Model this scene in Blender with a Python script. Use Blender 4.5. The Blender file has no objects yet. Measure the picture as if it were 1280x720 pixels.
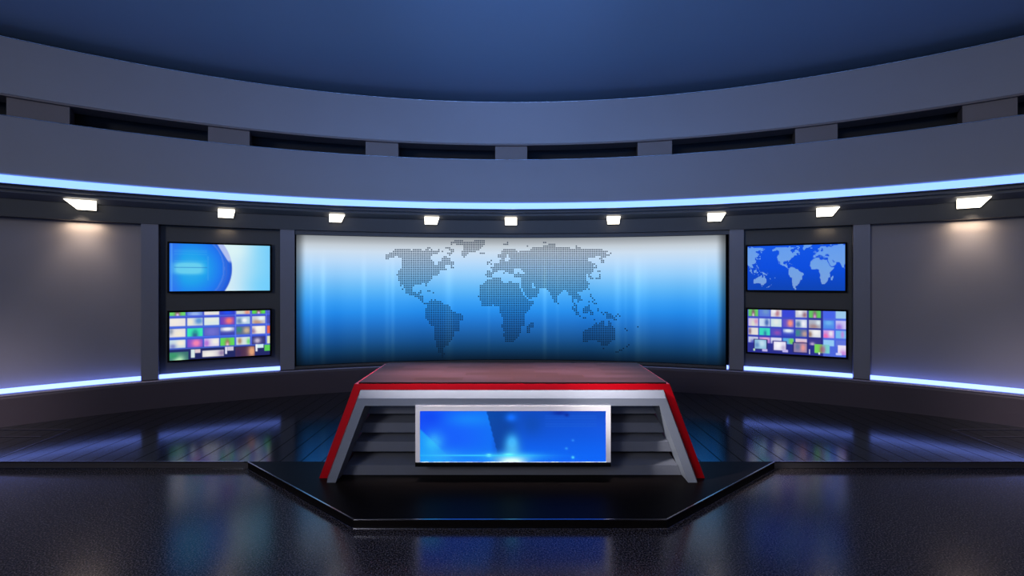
import bpy, bmesh, math, random
import numpy as np
from mathutils import Vector
random.seed(4)
S = bpy.context.scene
COL = S.collection
pi = math.pi
# ---------------------------------------------------------------- camera model (1280x720, level, eye 1.7 m)
F, HZ, EYE, CY = 600.0, 350.0, 1.7, -1.675          # CY: centre of the round room
R_FAS, R_LED, R_HEAD, R_PIL, R_DISP = 8.72, 9.03, 9.06, 9.08, 9.14
ST = 0.06                                            # height of the raised stage

def ang(px, r):
    u = (px - 640) / F
    a, b, c = 1 + u*u, -2*CY, CY*CY - r*r
    z = (-b + math.sqrt(b*b - 4*a*c)) / (2*a)
    return math.asin(max(-1, min(1, u*z/r)))
def dep(th, r): return CY + r*math.cos(th)
def hgt(y, z): return EYE - (y - HZ)*z/F
def hc(y, r): return hgt(y, CY + r)                  # height of a ring seen at image row y on the centre line
def pol(th, r, h): return Vector((r*math.sin(th), CY + r*math.cos(th), h))
def lin(c):
    return tuple((v/255/12.92 if v/255 <= .04045 else ((v/255+.055)/1.055)**2.4) for v in c)

# ---------------------------------------------------------------- materials
def mat(name, rgb=(.2,.2,.2), rough=.5, metal=0, spec=.5, coat=0, noise=0, nscale=30, bump=0, emit=None, es=1, ior=1.45):
    m = bpy.data.materials.new(name); m.use_nodes = True
    nt = m.node_tree; b = nt.nodes['Principled BSDF']
    b.inputs['Base Color'].default_value = (*rgb, 1)
    b.inputs['Roughness'].default_value = rough
    b.inputs['Metallic'].default_value = metal
    b.inputs['IOR'].default_value = ior
    b.inputs['Specular IOR Level'].default_value = spec
    b.inputs['Coat Weight'].default_value = coat
    if emit:
        b.inputs['Emission Color'].default_value = (*emit, 1); b.inputs['Emission Strength'].default_value = es
    if noise or bump:
        tc = nt.nodes.new('ShaderNodeTexCoord'); n = nt.nodes.new('ShaderNodeTexNoise')
        n.inputs['Scale'].default_value = nscale; n.inputs['Detail'].default_value = 4
        nt.links.new(tc.outputs['Object'], n.inputs['Vector'])
        if noise:
            r = nt.nodes.new('ShaderNodeMix'); r.data_type = 'RGBA'
            r.inputs[6].default_value = (*[v*(1-noise) for v in rgb], 1)
            r.inputs[7].default_value = (*[v*(1+noise) for v in rgb], 1)
            nt.links.new(n.outputs['Fac'], r.inputs[0]); nt.links.new(r.outputs[2], b.inputs['Base Color'])
        if bump:
            bp = nt.nodes.new('ShaderNodeBump'); bp.inputs['Strength'].default_value = bump; bp.inputs['Distance'].default_value = .002
            nt.links.new(n.outputs['Fac'], bp.inputs['Height']); nt.links.new(bp.outputs['Normal'], b.inputs['Normal'])
    return m
M = {}
M['fascia'] = mat('fascia paint', (.27,.28,.33), .42, noise=.04, nscale=2)
M['ceiling'] = mat('ceiling paint', (.22,.31,.44), .6, noise=.03, nscale=1)
M['soffit'] = mat('soffit metal', (.09,.095,.11), .35, noise=.05, nscale=4)
M['header'] = mat('header paint', (.05,.05,.05), .45, noise=.05, nscale=3)
M['panel'] = mat('grey wall panel', (.25,.24,.27), .5, noise=.05, nscale=2)
M['bay'] = mat('charcoal bay panel', (.06,.062,.065), .5, noise=.05, nscale=2)
M['pillar'] = mat('pillar paint', (.20,.20,.235), .4, noise=.04, nscale=2)
M['block'] = mat('block paint', (.17,.15,.16), .5, noise=.05, nscale=3)
M['void'] = mat('dark void', (.02,.022,.03), .8, noise=.1, nscale=3)
M['ledge'] = mat('gloss ledge', (.075,.058,.07), .3, noise=.05, nscale=3, ior=1.45)
M['ledstrip'] = mat('led blue white', (.3,.4,.5), .5, emit=(.36,.70,2.2), es=1.0)
M['ledlow'] = mat('led white', (.3,.4,.5), .5, emit=(.62,.93,3.4), es=1.0)
M['lens'] = mat('warm lamp lens', (.8,.8,.7), .4, emit=(1,.90,.72), es=4)
M['housing'] = mat('lamp housing', (.05,.05,.055), .4, noise=.05)
M['bezel'] = mat('black bezel', (.002,.002,.002), .6, spec=.1, noise=.1)
M['frame'] = mat('screen frame grey', (.075,.075,.08), .4, noise=.05, nscale=5)
M['red'] = mat('red lacquer', (.48,.001,.007), .35, noise=.05, nscale=6, spec=.25)
M['deskgrey'] = mat('desk grey lacquer', (.185,.205,.255), .35, noise=.03, nscale=6)
M['slat'] = mat('desk slat', (.15,.16,.20), .35, noise=.05, nscale=6)
M['deskdark'] = mat('desk back', (.03,.03,.035), .4, noise=.05)
M['alu'] = mat('brushed frame', (.92,.88,.90), .35, noise=.04, nscale=20)
M['plat'] = mat('platform black', (.005,.0035,.0035), .45, spec=.08, noise=.1, nscale=4)
M['satin'] = mat('ledge highlight strip', (.42,.38,.46), .4, metal=.6, noise=.05)
M['riser'] = mat('riser', (.05,.045,.05), .4, noise=.1)
M['steel'] = mat('edge steel', (.40,.40,.44), .22, metal=1, noise=.05)

def node(nt, t, **k):
    n = nt.nodes.new(t)
    for a, v in k.items(): setattr(n, a, v)
    return n
def mth(nt, op, a, b=None, c=None):
    n = node(nt, 'ShaderNodeMath', operation=op)
    for i, v in enumerate((a, b, c)):
        if v is None: continue
        if isinstance(v, (int, float)): n.inputs[i].default_value = v
        else: nt.links.new(v, n.inputs[i])
    return n.outputs[0]
def mixc(nt, f, a, b):
    n = node(nt, 'ShaderNodeMix', data_type='RGBA')
    for i, v in ((0, f), (6, a), (7, b)):
        if isinstance(v, (int, float)): n.inputs[i].default_value = v
        elif isinstance(v, tuple): n.inputs[i].default_value = (*v, 1)
        else: nt.links.new(v, n.inputs[i])
    return n.outputs[2]
# glossy dark floor in front: fine speckle
def floor_mat(name, stage):
    m = mat(name, (.02,.018,.022), .2)
    nt = m.node_tree; b = nt.nodes['Principled BSDF']
    tc = node(nt, 'ShaderNodeTexCoord'); sep = node(nt, 'ShaderNodeSeparateXYZ')
    nt.links.new(tc.outputs['Object'], sep.inputs[0])
    n1 = node(nt, 'ShaderNodeTexNoise'); n1.inputs['Scale'].default_value = 105; n1.inputs['Detail'].default_value = 3
    n2 = node(nt, 'ShaderNodeTexNoise'); n2.inputs['Scale'].default_value = .6; n2.inputs['Detail'].default_value = 2
    nt.links.new(tc.outputs['Object'], n1.inputs['Vector']); nt.links.new(tc.outputs['Object'], n2.inputs['Vector'])
    if stage:
        # narrow boards running away from the camera, thin dark joints
        f = mth(nt, 'FRACT', mth(nt, 'MULTIPLY', sep.outputs[0], 1/.19))
        g = mth(nt, 'MULTIPLY', mth(nt, 'GREATER_THAN', f, .93), .95)
        ids = mth(nt, 'FLOOR', mth(nt, 'MULTIPLY', sep.outputs[0], 1/.19))
        wn = node(nt, 'ShaderNodeTexWhiteNoise', noise_dimensions='1D'); nt.links.new(ids, wn.inputs['W'])
        col = mixc(nt, g, mixc(nt, wn.outputs['Value'], (.010,.008,.009), (.013,.010,.011)), (.001,.001,.001))
        nt.links.new(col, b.inputs['Base Color'])
        nt.links.new(mth(nt, 'MULTIPLY', mth(nt, 'SUBTRACT', 1.0, g), .75), b.inputs['Specular IOR Level'])
        b.inputs['Roughness'].default_value = .15; b.inputs['IOR'].default_value = 1.7; b.inputs['Specular Tint'].default_value = (.45,.74,1,1)
    else:
        ramp = mth(nt, 'MULTIPLY', mth(nt, 'SUBTRACT', n1.outputs['Fac'], .46), 4.0)
        ramp.node.use_clamp = True
        col = mixc(nt, ramp, (.010,.008,.008), (.19,.155,.16))
        nt.links.new(col, b.inputs['Base Color'])
        nt.links.new(mth(nt, 'ADD', mth(nt, 'MULTIPLY', n1.outputs['Fac'], .12), .13), b.inputs['Roughness'])
        b.inputs['Specular IOR Level'].default_value = .7; b.inputs['Specular Tint'].default_value = (.72,.74,1,1)
        bp = node(nt, 'ShaderNodeBump'); bp.inputs['Strength'].default_value = .04; bp.inputs['Distance'].default_value = .001
        nt.links.new(n1.outputs['Fac'], bp.inputs['Height']); nt.links.new(bp.outputs['Normal'], b.inputs['Normal'])
    return m
M['floor'] = floor_mat('speckled gloss floor', False)
M['stage'] = floor_mat('dark gloss boards', True)
# reddish wood, patches of board grain
def wood_mat():
    m = mat('red brown wood top', (.2,.08,.06), .45, spec=.05)
    nt = m.node_tree; b = nt.nodes['Principled BSDF']
    tc = node(nt, 'ShaderNodeTexCoord'); mp = node(nt, 'ShaderNodeMapping'); mp.inputs['Scale'].default_value = (1.2, 22, 1)
    nt.links.new(tc.outputs['Object'], mp.inputs[0])
    n = node(nt, 'ShaderNodeTexNoise'); n.inputs['Scale'].default_value = 2.2; n.inputs['Detail'].default_value = 5
    nt.links.new(mp.outputs[0], n.inputs['Vector'])
    br = node(nt, 'ShaderNodeTexBrick'); br.inputs['Scale'].default_value = 1.0
    br.inputs['Brick Width'].default_value = .42; br.inputs['Row Height'].default_value = .11; br.inputs['Mortar Size'].default_value = .002
    br.inputs['Color1'].default_value = (.034,.012,.010,1); br.inputs['Color2'].default_value = (.062,.026,.034,1); br.inputs['Mortar'].default_value = (.07,.02,.015,1)
    nt.links.new(tc.outputs['Object'], br.inputs['Vector'])
    c = mixc(nt, mth(nt, 'MULTIPLY', n.outputs['Fac'], .7), br.outputs['Color'], (.034,.013,.015))
    nt.links.new(c, b.inputs['Base Color'])
    return m
M['wood'] = wood_mat()
def screen_mat(name, gain=1.0):
    m = bpy.data.materials.new(name); m.use_nodes = True
    nt = m.node_tree; b = nt.nodes['Principled BSDF']
    b.inputs['Base Color'].default_value = (.003,.003,.003,1); b.inputs['Roughness'].default_value = .55; b.inputs['Specular IOR Level'].default_value = .08
    a = node(nt, 'ShaderNodeVertexColor', layer_name='picture')
    nt.links.new(a.outputs['Color'], b.inputs['Emission Color']); b.inputs['Emission Strength'].default_value = gain
    return m
M['screen'] = screen_mat('lit display')

# ---------------------------------------------------------------- object helpers
def link(name, me, m, parent=None):
    o = bpy.data.objects.new(name, me); COL.objects.link(o)
    if m is not None: me.materials.append(M[m] if isinstance(m, str) else m)
    if parent: o.parent = parent; o.matrix_parent_inverse = parent.matrix_world.inverted()
    return o
def tag(o, label=None, cat=None, group=None, kind=None):
    if label: o['label'] = label
    if cat: o['category'] = cat
    if group: o['group'] = group
    if kind: o['kind'] = kind
    return o
def thing(name, label, cat, loc, group=None):
    o = bpy.data.objects.new(name, None); COL.objects.link(o)
    o.location = loc; o.empty_display_size = .1
    bpy.context.view_layer.update()
    return tag(o, label, cat, group)
def finish(bm, smooth=None, bevel=0, segs=2):
    if bevel:
        bmesh.ops.bevel(bm, geom=[e for e in bm.edges if len(e.link_faces) == 2 and e.calc_face_angle(0) > .5], offset=bevel, segments=segs, profile=.6, affect='EDGES')
    bmesh.ops.recalc_face_normals(bm, faces=bm.faces)
    me = bpy.data.meshes.new('mesh'); bm.to_mesh(me); bm.free()
    if smooth is not None:
        me.polygons.foreach_set('use_smooth', [True]*len(me.polygons))
        me.set_sharp_from_angle(angle=math.radians(smooth))
    return me
def add_box(bm, x0, x1, y0, y1, z0, z1):
    v = [bm.verts.new(p) for p in ((x0,y0,z0),(x1,y0,z0),(x1,y1,z0),(x0,y1,z0),(x0,y0,z1),(x1,y0,z1),(x1,y1,z1),(x0,y1,z1))]
    for f in ((0,3,2,1),(4,5,6,7),(0,1,5,4),(1,2,6,5),(2,3,7,6),(3,0,4,7)): bm.faces.new([v[i] for i in f])
def sweep(profile, t0, t1, step=.75):
    """closed (radius, height) cross-section swept round the room from angle t0 to t1"""
    n = max(2, int(abs(math.degrees(t1 - t0))/step))
    bm = bmesh.new(); rings = []
    for i in range(n+1):
        t = t0 + (t1-t0)*i/n
        rings.append([bm.verts.new(pol(t, r, h)) for r, h in profile])
    k = len(profile)
    for i in range(n):
        for j in range(k):
            bm.faces.new((rings[i][j], rings[i][(j+1) % k], rings[i+1][(j+1) % k], rings[i+1][j]))
    bm.faces.new(rings[0]); bm.faces.new(rings[-1][::-1])
    return bm
def ring_obj(name, profile, t0, t1, m, parent=None, smooth=25):
    return link(name, finish(sweep(profile, t0, t1), smooth), m, parent)
def slab(poly_front, poly_back):
    """solid between two matching 3-D outlines"""
    bm = bmesh.new()
    a = [bm.verts.new(p) for p in poly_front]; b = [bm.verts.new(p) for p in poly_back]
    bm.faces.new(a); bm.faces.new(b[::-1]); n = len(a)
    for i in range(n): bm.faces.new((a[i], b[i], b[(i+1) % n], a[(i+1) % n]))
    return bm
WIDE = math.radians(88)

# ---------------------------------------------------------------- the room shell
# floor (low part) and raised stage
Y_STEP = F*(EYE-ST)/(577-HZ)          # 4.335 : front edge of the stage
bm = bmesh.new()
vs = [bm.verts.new((9.3*math.cos(a), CY + 9.3*math.sin(a), 0)) for a in [2*pi*i/128 for i in range(128)]]
vb = [bm.verts.new((v.co.x, v.co.y, -.15)) for v in vs]
bm.faces.new(vs); bm.faces.new(vb[::-1])
for i in range(128): bm.faces.new((vs[i], vb[i], vb[(i+1) % 128], vs[(i+1) % 128]))
fl = link('floor', finish(bm), 'floor'); tag(fl, 'dark speckled glossy studio floor in the foreground', kind='structure')
# stage: circular segment behind Y_STEP
rs = 9.05
t_e = math.acos((Y_STEP - CY)/rs)
arc = [pol(-t_e + 2*t_e*i/80, rs, 0) for i in range(81)]
bm = slab([Vector((p.x, p.y, ST)) for p in arc], [Vector((p.x, p.y, .0)) for p in arc])
sg = link('floor_stage', finish(bm), 'stage'); tag(sg, 'low raised dark gloss stage floor reaching back to the curved wall', kind='structure')
xe = rs*math.sin(t_e) - .02
bm = bmesh.new(); add_box(bm, -xe, xe, Y_STEP-.004, Y_STEP+.02, 0, ST-.011)
tag(link('trim_10', finish(bm), 'riser'), 'low dark riser along the front of the stage', kind='structure')
bm = bmesh.new()
add_box(bm, -xe, -2.42, Y_STEP-.006, Y_STEP+.006, ST-.010, ST+.003)
add_box(bm, 2.42, xe, Y_STEP-.006, Y_STEP+.006, ST-.010, ST+.003)
add_box(bm, -xe, -2.42, Y_STEP-.012, Y_STEP-.001, 0, .006)
add_box(bm, 2.42, xe, Y_STEP-.012, Y_STEP-.001, 0, .006)
tag(link('trim_1', finish(bm), 'steel'), 'thin metal strips along the front edge of the low stage', kind='structure')
# angled metal inlays near both ends of the stage
def inlay(idx, s):
    z1 = F*(EYE-ST)/(537-HZ); z2 = F*(EYE-ST)/(546-HZ); z3 = F*(EYE-ST)/(572-HZ)
    x1 = s*551/F*z1; x3 = s*640/F*z3
    bm = bmesh.new()
    xa, xb = sorted((x1, s*6.2))
    add_box(bm, xa, xb, z1-.012, z1+.012, ST, ST+.004)
    xa, xb = sorted((x1*1.02, s*6.2))
    add_box(bm, xa, xb, z2-.010, z2+.010, ST, ST+.003)
    d = Vector((x3-x1, z3-z1, 0)).normalized(); n = Vector((-d.y, d.x, 0))*.006
    a, b = Vector((x1, z1, 0)), Vector((x3, z3, 0))
    q = [a+n, b+n, b-n, a-n]
    tmp = slab([p+Vector((0,0,ST+.003)) for p in q], [p+Vector((0,0,ST)) for p in q])
    me = bpy.data.meshes.new('t'); tmp.to_mesh(me); tmp.free(); bm.from_mesh(me)
    tag(link('trim_%d' % idx, finish(bm), 'steel'), 'metal inlay lines in the stage floor at the %s end' % ('left' if s < 0 else 'right'), kind='structure')
inlay(2, -1); inlay(3, 1)

# back wall shell
ring_obj('wall_back', [(9.36,0),(9.36,4.7),(9.55,4.7),(9.55,0)], -WIDE, WIDE, 'void')['kind'] = 'structure'
# ceiling
h_lip = hc(127.6, R_FAS)
bm = bmesh.new()
rows = []
NR = 14
for j in range(NR+1):
    r = 9.6*j/NR
    hh = h_lip + .10 + .25*(1-(r/9.6)**2)*0.6
    if j == 0: rows.append([bm.verts.new((0, CY, hh))]); continue
    rows.append([bm.verts.new((r*math.sin(2*pi*i/96), CY + r*math.cos(2*pi*i/96), hh)) for i in range(96)])
for i in range(96):
    bm.faces.new((rows[0][0], rows[1][i], rows[1][(i+1) % 96]))
    for j in range(1, NR): bm.faces.new((rows[j][i], rows[j+1][i], rows[j+1][(i+1) % 96], rows[j][(i+1) % 96]))
r = bmesh.ops.extrude_face_region(bm, geom=bm.faces[:])
bmesh.ops.translate(bm, verts=[v for v in r['geom'] if isinstance(v, bmesh.types.BMVert)], vec=(0,0,.12))
tag(link('ceiling', finish(bm, 40), 'ceiling'), 'smooth shallow domed blue-lit ceiling', kind='structure')

# fascias (two tall curved bands with a gap between)
hA, hB, hC_, hD = h_lip, hc(181.5, R_FAS), hc(199.3, R_FAS), hc(257.5, R_FAS)
def fascia(r, h0, h1, depth=.30):
    return [(r, h0+.006), (r+.006, h0), (r+depth, h0), (r+depth, h1), (r+.012, h1), (r+.003, h1-.004), (r, h1-.014)]
f_up = ring_obj('trim_4', fascia(R_FAS, hB+.018, hA), -WIDE, WIDE, 'fascia'); tag(f_up, 'upper curved fascia band below the ceiling', kind='structure')
f_lo = ring_obj('trim_5', fascia(R_FAS, hD+.05, hC_), -WIDE, WIDE, 'fascia'); tag(f_lo, 'lower curved fascia band above the blue light strip', kind='structure')
def lip(r, h): return [(r + .006*math.cos(a)-.001, h + .005*math.sin(a)) for a in [2*pi*i/8 for i in range(8)]]
for n_, hh, w_ in ((11, hA-.004, 'upper'), (12, hC_-.004, 'lower')):  # steel strips added to draw the bright highlight on each fascia's top edge
    tag(ring_obj('trim_%d' % n_, lip(R_FAS+.002, hh), -WIDE, WIDE, 'steel', smooth=80), 'thin metal strip added for the highlight along the top of the %s fascia band' % w_, kind='structure')
o = ring_obj('trim_13', [(R_LED + .012 + .012*math.cos(a), hc(454.6, R_LED) - .012 + .010*math.sin(a)) for a in [2*pi*i/8 for i in range(8)]], -WIDE, WIDE, 'satin', smooth=80)  # satin strip added as the bright highlight line of the ledge's top edge
tag(o, 'thin satin strip added for the highlight along the top front edge of the ledge', kind='structure')
und = ring_obj('trim_6', [(R_FAS+.01, hB), (R_FAS+.01, hB+.018), (R_FAS+.30, hB+.018), (R_FAS+.30, hB)], -WIDE, WIDE, 'block'); tag(und, 'thin brownish lip under the upper fascia band', kind='structure')
# soffit and header above the wall panels
hs0 = hD - .045
h_ht, h_hb = hc(275.5, R_HEAD), hc(291.7, R_HEAD)
sof = ring_obj('trim_7', [(R_FAS+.03, hs0), (R_FAS+.12, hs0), (R_FAS+.12, hs0-.035), (R_FAS+.20, hs0-.035), (R_FAS+.20, hs0-.07),
                          (R_HEAD-.02, h_ht+.0), (R_HEAD+.25, h_ht+.0), (R_HEAD+.25, hs0+.05), (R_FAS+.03, hs0+.05)], -WIDE, WIDE, 'soffit', smooth=15)
tag(sof, 'stepped dark soffit under the blue light strip', kind='structure')
head = ring_obj('trim_8', [(R_HEAD, h_hb), (R_HEAD, h_ht), (R_HEAD+.27, h_ht), (R_HEAD+.27, h_hb)], -WIDE, WIDE, 'header'); tag(head, 'charcoal header band carrying the wall lights', kind='structure')
# gap back
ring_obj('trim_9', [(9.28, hC_-.1), (9.28, hB+.1), (9.34, hB+.1), (9.34, hC_-.1)], -WIDE, WIDE, 'void')['kind'] = 'structure'
# ledge round the foot of the wall
hl = hc(454.6, R_LED)
prof = [(R_LED,0)] + [(R_LED, hl-.05)]
for i in range(7):
    a = pi/2*i/6
    prof.append((R_LED + .035*(1-math.cos(a)), hl-.05 + .05*math.sin(a)))
prof += [(9.35, hl+.004), (9.35, 0)]
led = ring_obj('baseboard_back', prof, -WIDE, WIDE, 'ledge', smooth=50); tag(led, 'glossy dark rounded ledge running round the foot of the wall', kind='structure')
h_foot = hl + .006

# spacer blocks in the gap
blk = [(8,87,'in the fascia gap at the far left edge of the picture'), (260,312,'in the fascia gap above the left monitors'), (457,498,'in the gap above the left end of the map screen'),
       (619,659,'in the fascia gap, straight above the middle wall light'), (797,840,'in the gap above the right end of the map screen'), (994,1047,'in the fascia gap above the right monitors'),
       (1203,1272,'in the fascia gap at the far right edge of the picture')]
for x0, x1, w in blk:
    rb = R_FAS + .06
    o = ring_obj('spacer_block', [(rb, hC_-.06), (rb, hB+.01), (rb+.35, hB+.01), (rb+.35, hC_-.06)], ang(x0, rb), ang(x1, rb), 'block')
    tag(o, 'grey curved spacer block ' + w, 'spacer block', 'spacer blocks between the two fascia bands')

# upper blue strip
lp = [(R_FAS-.012, hD-.040), (R_FAS-.012, hD+.040), (R_FAS+.05, hD+.040), (R_FAS+.05, hD-.040)]
o = ring_obj('led_strip', lp, -WIDE, WIDE, 'ledstrip'); tag(o, 'long pale blue LED strip curving along the bottom of the lower fascia', 'light strip')

# ---------------------------------------------------------------- wall panels, pillars, lower strips
TE = math.radians(80)
def wall_piece(name, r, x0, x1, m, label, cat, top=None, group=None, th=.10, foot=None, bev=True):
    t0 = -TE if x0 is None else ang(x0, R_PIL) + .0002; t1 = TE if x1 is None else ang(x1, R_PIL) - .0002
    top = h_hb - .0 if top is None else top
    ft = h_foot if foot is None else foot
    o = ring_obj(name, [(r, ft), (r, top), (r+th, top), (r+th, ft)], t0, t1, m)
    return tag(o, label, cat, group)
wall_piece('wall_panel', 9.22, None, 176, 'panel', 'large plain grey wall panel on the left, left of the monitors', 'wall panel', group='plain grey wall panels')
wall_piece('wall_panel', 9.22, 1088, None, 'panel', 'large plain grey wall panel on the right, right of the monitors', 'wall panel', group='plain grey wall panels')
wall_piece('monitor_backing_panel', 9.20, 198, 350, 'bay', 'charcoal backing panel behind the two left monitors', 'wall panel', group='charcoal monitor backing panels')
wall_piece('monitor_backing_panel', 9.20, 930, 1066.5, 'bay', 'charcoal backing panel behind the two right monitors', 'wall panel', group='charcoal monitor backing panels')
for x0, x1, w in ((176,198,'between the left grey panel and the left monitors'), (350,368.3,'at the left end of the big map screen'),
                  (911.5,930,'at the right end of the big map screen'), (1066.5,1088,'between the right monitors and the right grey panel')):
    wall_piece('pillar', R_PIL, x0, x1, 'pillar', 'slim grey wall pillar ' + w, 'pillar', group='slim grey wall pillars', th=.2)
he = hc(0, R_DISP); he = EYE - 86.83*8.72/F          # height of the lower strips
for x0, x1, w in ((None,176,'under the large grey panel on the left'), (198,350,'under the left monitors'),
                  (930,1066.5,'under the right monitors'), (1088,None,'under the large grey panel on the right'), (908.6,911.2,'tiny end showing at the right corner of the big map screen')):
    r = R_DISP - .02
    t0 = -TE if x0 is None else ang(x0, R_PIL) + .0003; t1 = TE if x1 is None else ang(x1, R_PIL) - .0003
    o = ring_obj('led_strip', [(r, he-.027), (r, he+.027), (r+.06, he+.027), (r+.06, he-.027)], t0, t1, 'ledlow')
    tag(o, 'white-blue LED strip ' + w, 'light strip', 'lower LED strips on the ledge')
    o2 = ring_obj('base_channel', [(r+.012, h_foot), (r+.012, he-.027), (r+.06, he-.027), (r+.06, h_foot)], t0, t1, 'bay', parent=o)

# ---------------------------------------------------------------- pictures on the displays (sRGB 0..255)
def srgb2lin(a):
    a = np.clip(a, 0, 255)/255
    return np.where(a <= .04045, a/12.92, ((a+.055)/1.055)**2.4)
def ss(e0, e1, x):
    t = np.clip((x-e0)/(e1-e0), 0, 1); return t*t*(3-2*t)
def mixv(c, d, f): return c*(1-f[..., None]) + np.array(d, float)*f[..., None]
def gauss(x, y, cx, cy, sx, sy): return np.exp(-((x-cx)/sx)**2 - ((y-cy)/sy)**2)
def grad(stops, t):
    xs = [s[0] for s in stops]
    return np.stack([np.interp(t, xs, [s[1][k] for s in stops]) for k in range(3)], -1)
def display(name, pos, nx, ny, colour, parent, extra=None):
    """pos(u,v)->Vector, colour(U,V)->sRGB array; v runs downwards"""
    vs, fs = [], []
    for j in range(ny+1):
        for i in range(nx+1): vs.append(pos(i/nx, j/ny))
    w = nx+1
    for j in range(ny):
        for i in range(nx): a = j*w+i; fs.append((a, a+w, a+w+1, a+1))
    U, V = np.meshgrid(np.linspace(0,1,nx+1), np.linspace(0,1,ny+1))
    c = srgb2lin(colour(U, V)).reshape(-1, 3)
    if extra:
        ev, ec = extra
        b = len(vs); vs += ev
        fs += [(b+4*k, b+4*k+1, b+4*k+2, b+4*k+3) for k in range(len(ev)//4)]
        c = np.concatenate([c, srgb2lin(np.array(ec, float))])
    me = bpy.data.meshes.new('picture'); me.from_pydata(vs, [], fs); me.update()
    at = me.color_attributes.new('picture', 'FLOAT_COLOR', 'POINT')
    at.data.foreach_set('color', np.concatenate([c, np.ones((len(c),1))], 1).astype('f').ravel())
    return link(name, me, 'screen', parent)

# ---- continents, traced as outlines on a flat world chart ----
def P(ox, oy, pts): return [(ox + x/9, oy + y/9) for x, y in pts]
def RC(ox, oy, *rs): return [P(ox, oy, [(a,b),(c,b),(c,d),(a,d)]) for a, b, c, d in rs]
LAND, WATER = [], []
LAND.append(P(475,290,[(60,250),(100,250),(100,230),(140,230),(140,210),(165,190),(345,190),(352,208),(370,190),(470,190),(480,210),(515,210),(515,190),(530,190),(560,212),(575,190),(590,210),(670,210),(670,230),(650,250),(590,250),(590,270),(575,275),(575,310),(592,318),(610,335),(610,365),(650,370),(650,335),(690,330),(690,290),(715,272),(750,272),(750,290),(795,292),(795,330),(830,333),(830,370),(735,372),(735,395),(750,410),(750,432),(675,432),(672,448),(655,470),(630,492),(592,492),(590,530),(570,550),(550,568),(530,575),(530,612),(510,612),(508,575),(470,575),(468,594),(390,594),(385,612),(368,615),(370,672),(390,678),(430,692),(430,672),(450,652),(466,652),(466,692),(448,708),(490,712),(490,792),(455,775),(430,750),(385,722),(330,715),(330,694),(288,694),(288,635),(268,625),(268,592),(242,594),(242,612),(225,612),(225,565),(205,550),(205,492),(188,490),(188,470),(205,468),(205,430),(228,410),(248,405),(248,290),(205,290),(203,270),(165,270),(165,290),(100,290),(100,308),(62,308)]))
LAND += RC(475,290,(530,172,570,190),(655,192,670,212),(690,210,710,230),(735,172,790,190),(775,192,830,208),(795,208,830,226),(755,232,810,250),(775,250,795,270),(245,636,265,655),(530,655,568,672),(590,675,608,692),(795,375,812,410),(795,393,830,412),(795,110,850,128),(795,128,810,146))
LAND.append(P(475,290,[(835,90),(935,90),(935,108),(1050,108),(1055,90),(1172,90),(1172,145),(1150,165),(1130,190),(1110,207),(1092,207),(1060,225),(1000,227),(990,247),(970,265),(950,287),(935,287),(935,268),(916,268),(916,212),(935,210),(935,146),(855,146),(850,126),(835,126)]))
LAND += RC(590,290,(82,232,136,250),(345,130,420,148),(385,110,420,130),(605,150,640,168),(605,168,622,186),(788,110,842,126),(162,335,200,350),(162,350,180,370),(202,312,218,328),(200,345,236,370),(220,330,236,350),(202,395,220,410),
           (302,470,318,488),(345,450,360,470),(362,470,378,488),(342,492,358,510),(405,468,418,488),(425,488,440,508),(442,512,460,530),(148,470,160,488))
LAND.append(P(475,370,[(490,75),(545,75),(550,55),(570,55),(573,35),(590,35),(592,52),(610,50),(612,32),(628,32),(632,52),(690,55),(692,75),(710,75),(712,95),(770,95),(775,115),(795,118),(797,150),(815,155),(832,175),(855,178),(860,197),(907,197),(912,215),(930,215),(930,270),(912,275),(895,295),(892,398),(840,402),(835,458),(815,460),(812,497),(790,517),(770,520),(770,558),(740,560),(738,575),(712,577),(712,632),(735,640),(735,665),(710,668),(712,694),(695,692),(688,650),(650,628),(650,578),(628,577),(628,500),(608,480),(608,340),(575,333),(550,312),(548,275),(528,270),(512,237),(512,130),(528,125),(530,95),(490,92)]))
LAND.append(P(590,360,[(160,-95),(220,-97),(222,-118),(320,-118),(320,-77),(360,-62),(400,-62),(405,-77),(440,-77),(445,-57),(540,-57),(525,-30),(540,0),(555,20),(575,60),(585,90),(600,110),(620,125),(640,143),(705,143),(705,162),(690,190),(662,217),(640,242),(612,267),(590,292),(602,350),(602,422),(562,432),(547,470),(545,502),(522,542),(490,582),(460,607),(380,607),(378,572),(358,542),(360,482),(342,462),(325,417),(342,403),(342,332),(323,292),(303,270),(315,237),(303,207),(260,200),(245,180),(215,202),(120,202),(100,182),(97,142),(80,130),(80,0),(98,-35),(140,-60),(145,-77),(160,-87)]))
LAND.append(P(590,360,[(665,388),(685,388),(687,442),(662,452),(662,502),(622,502),(622,430),(650,412)])); LAND += RC(590,360,(60,85,76,100))
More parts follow.
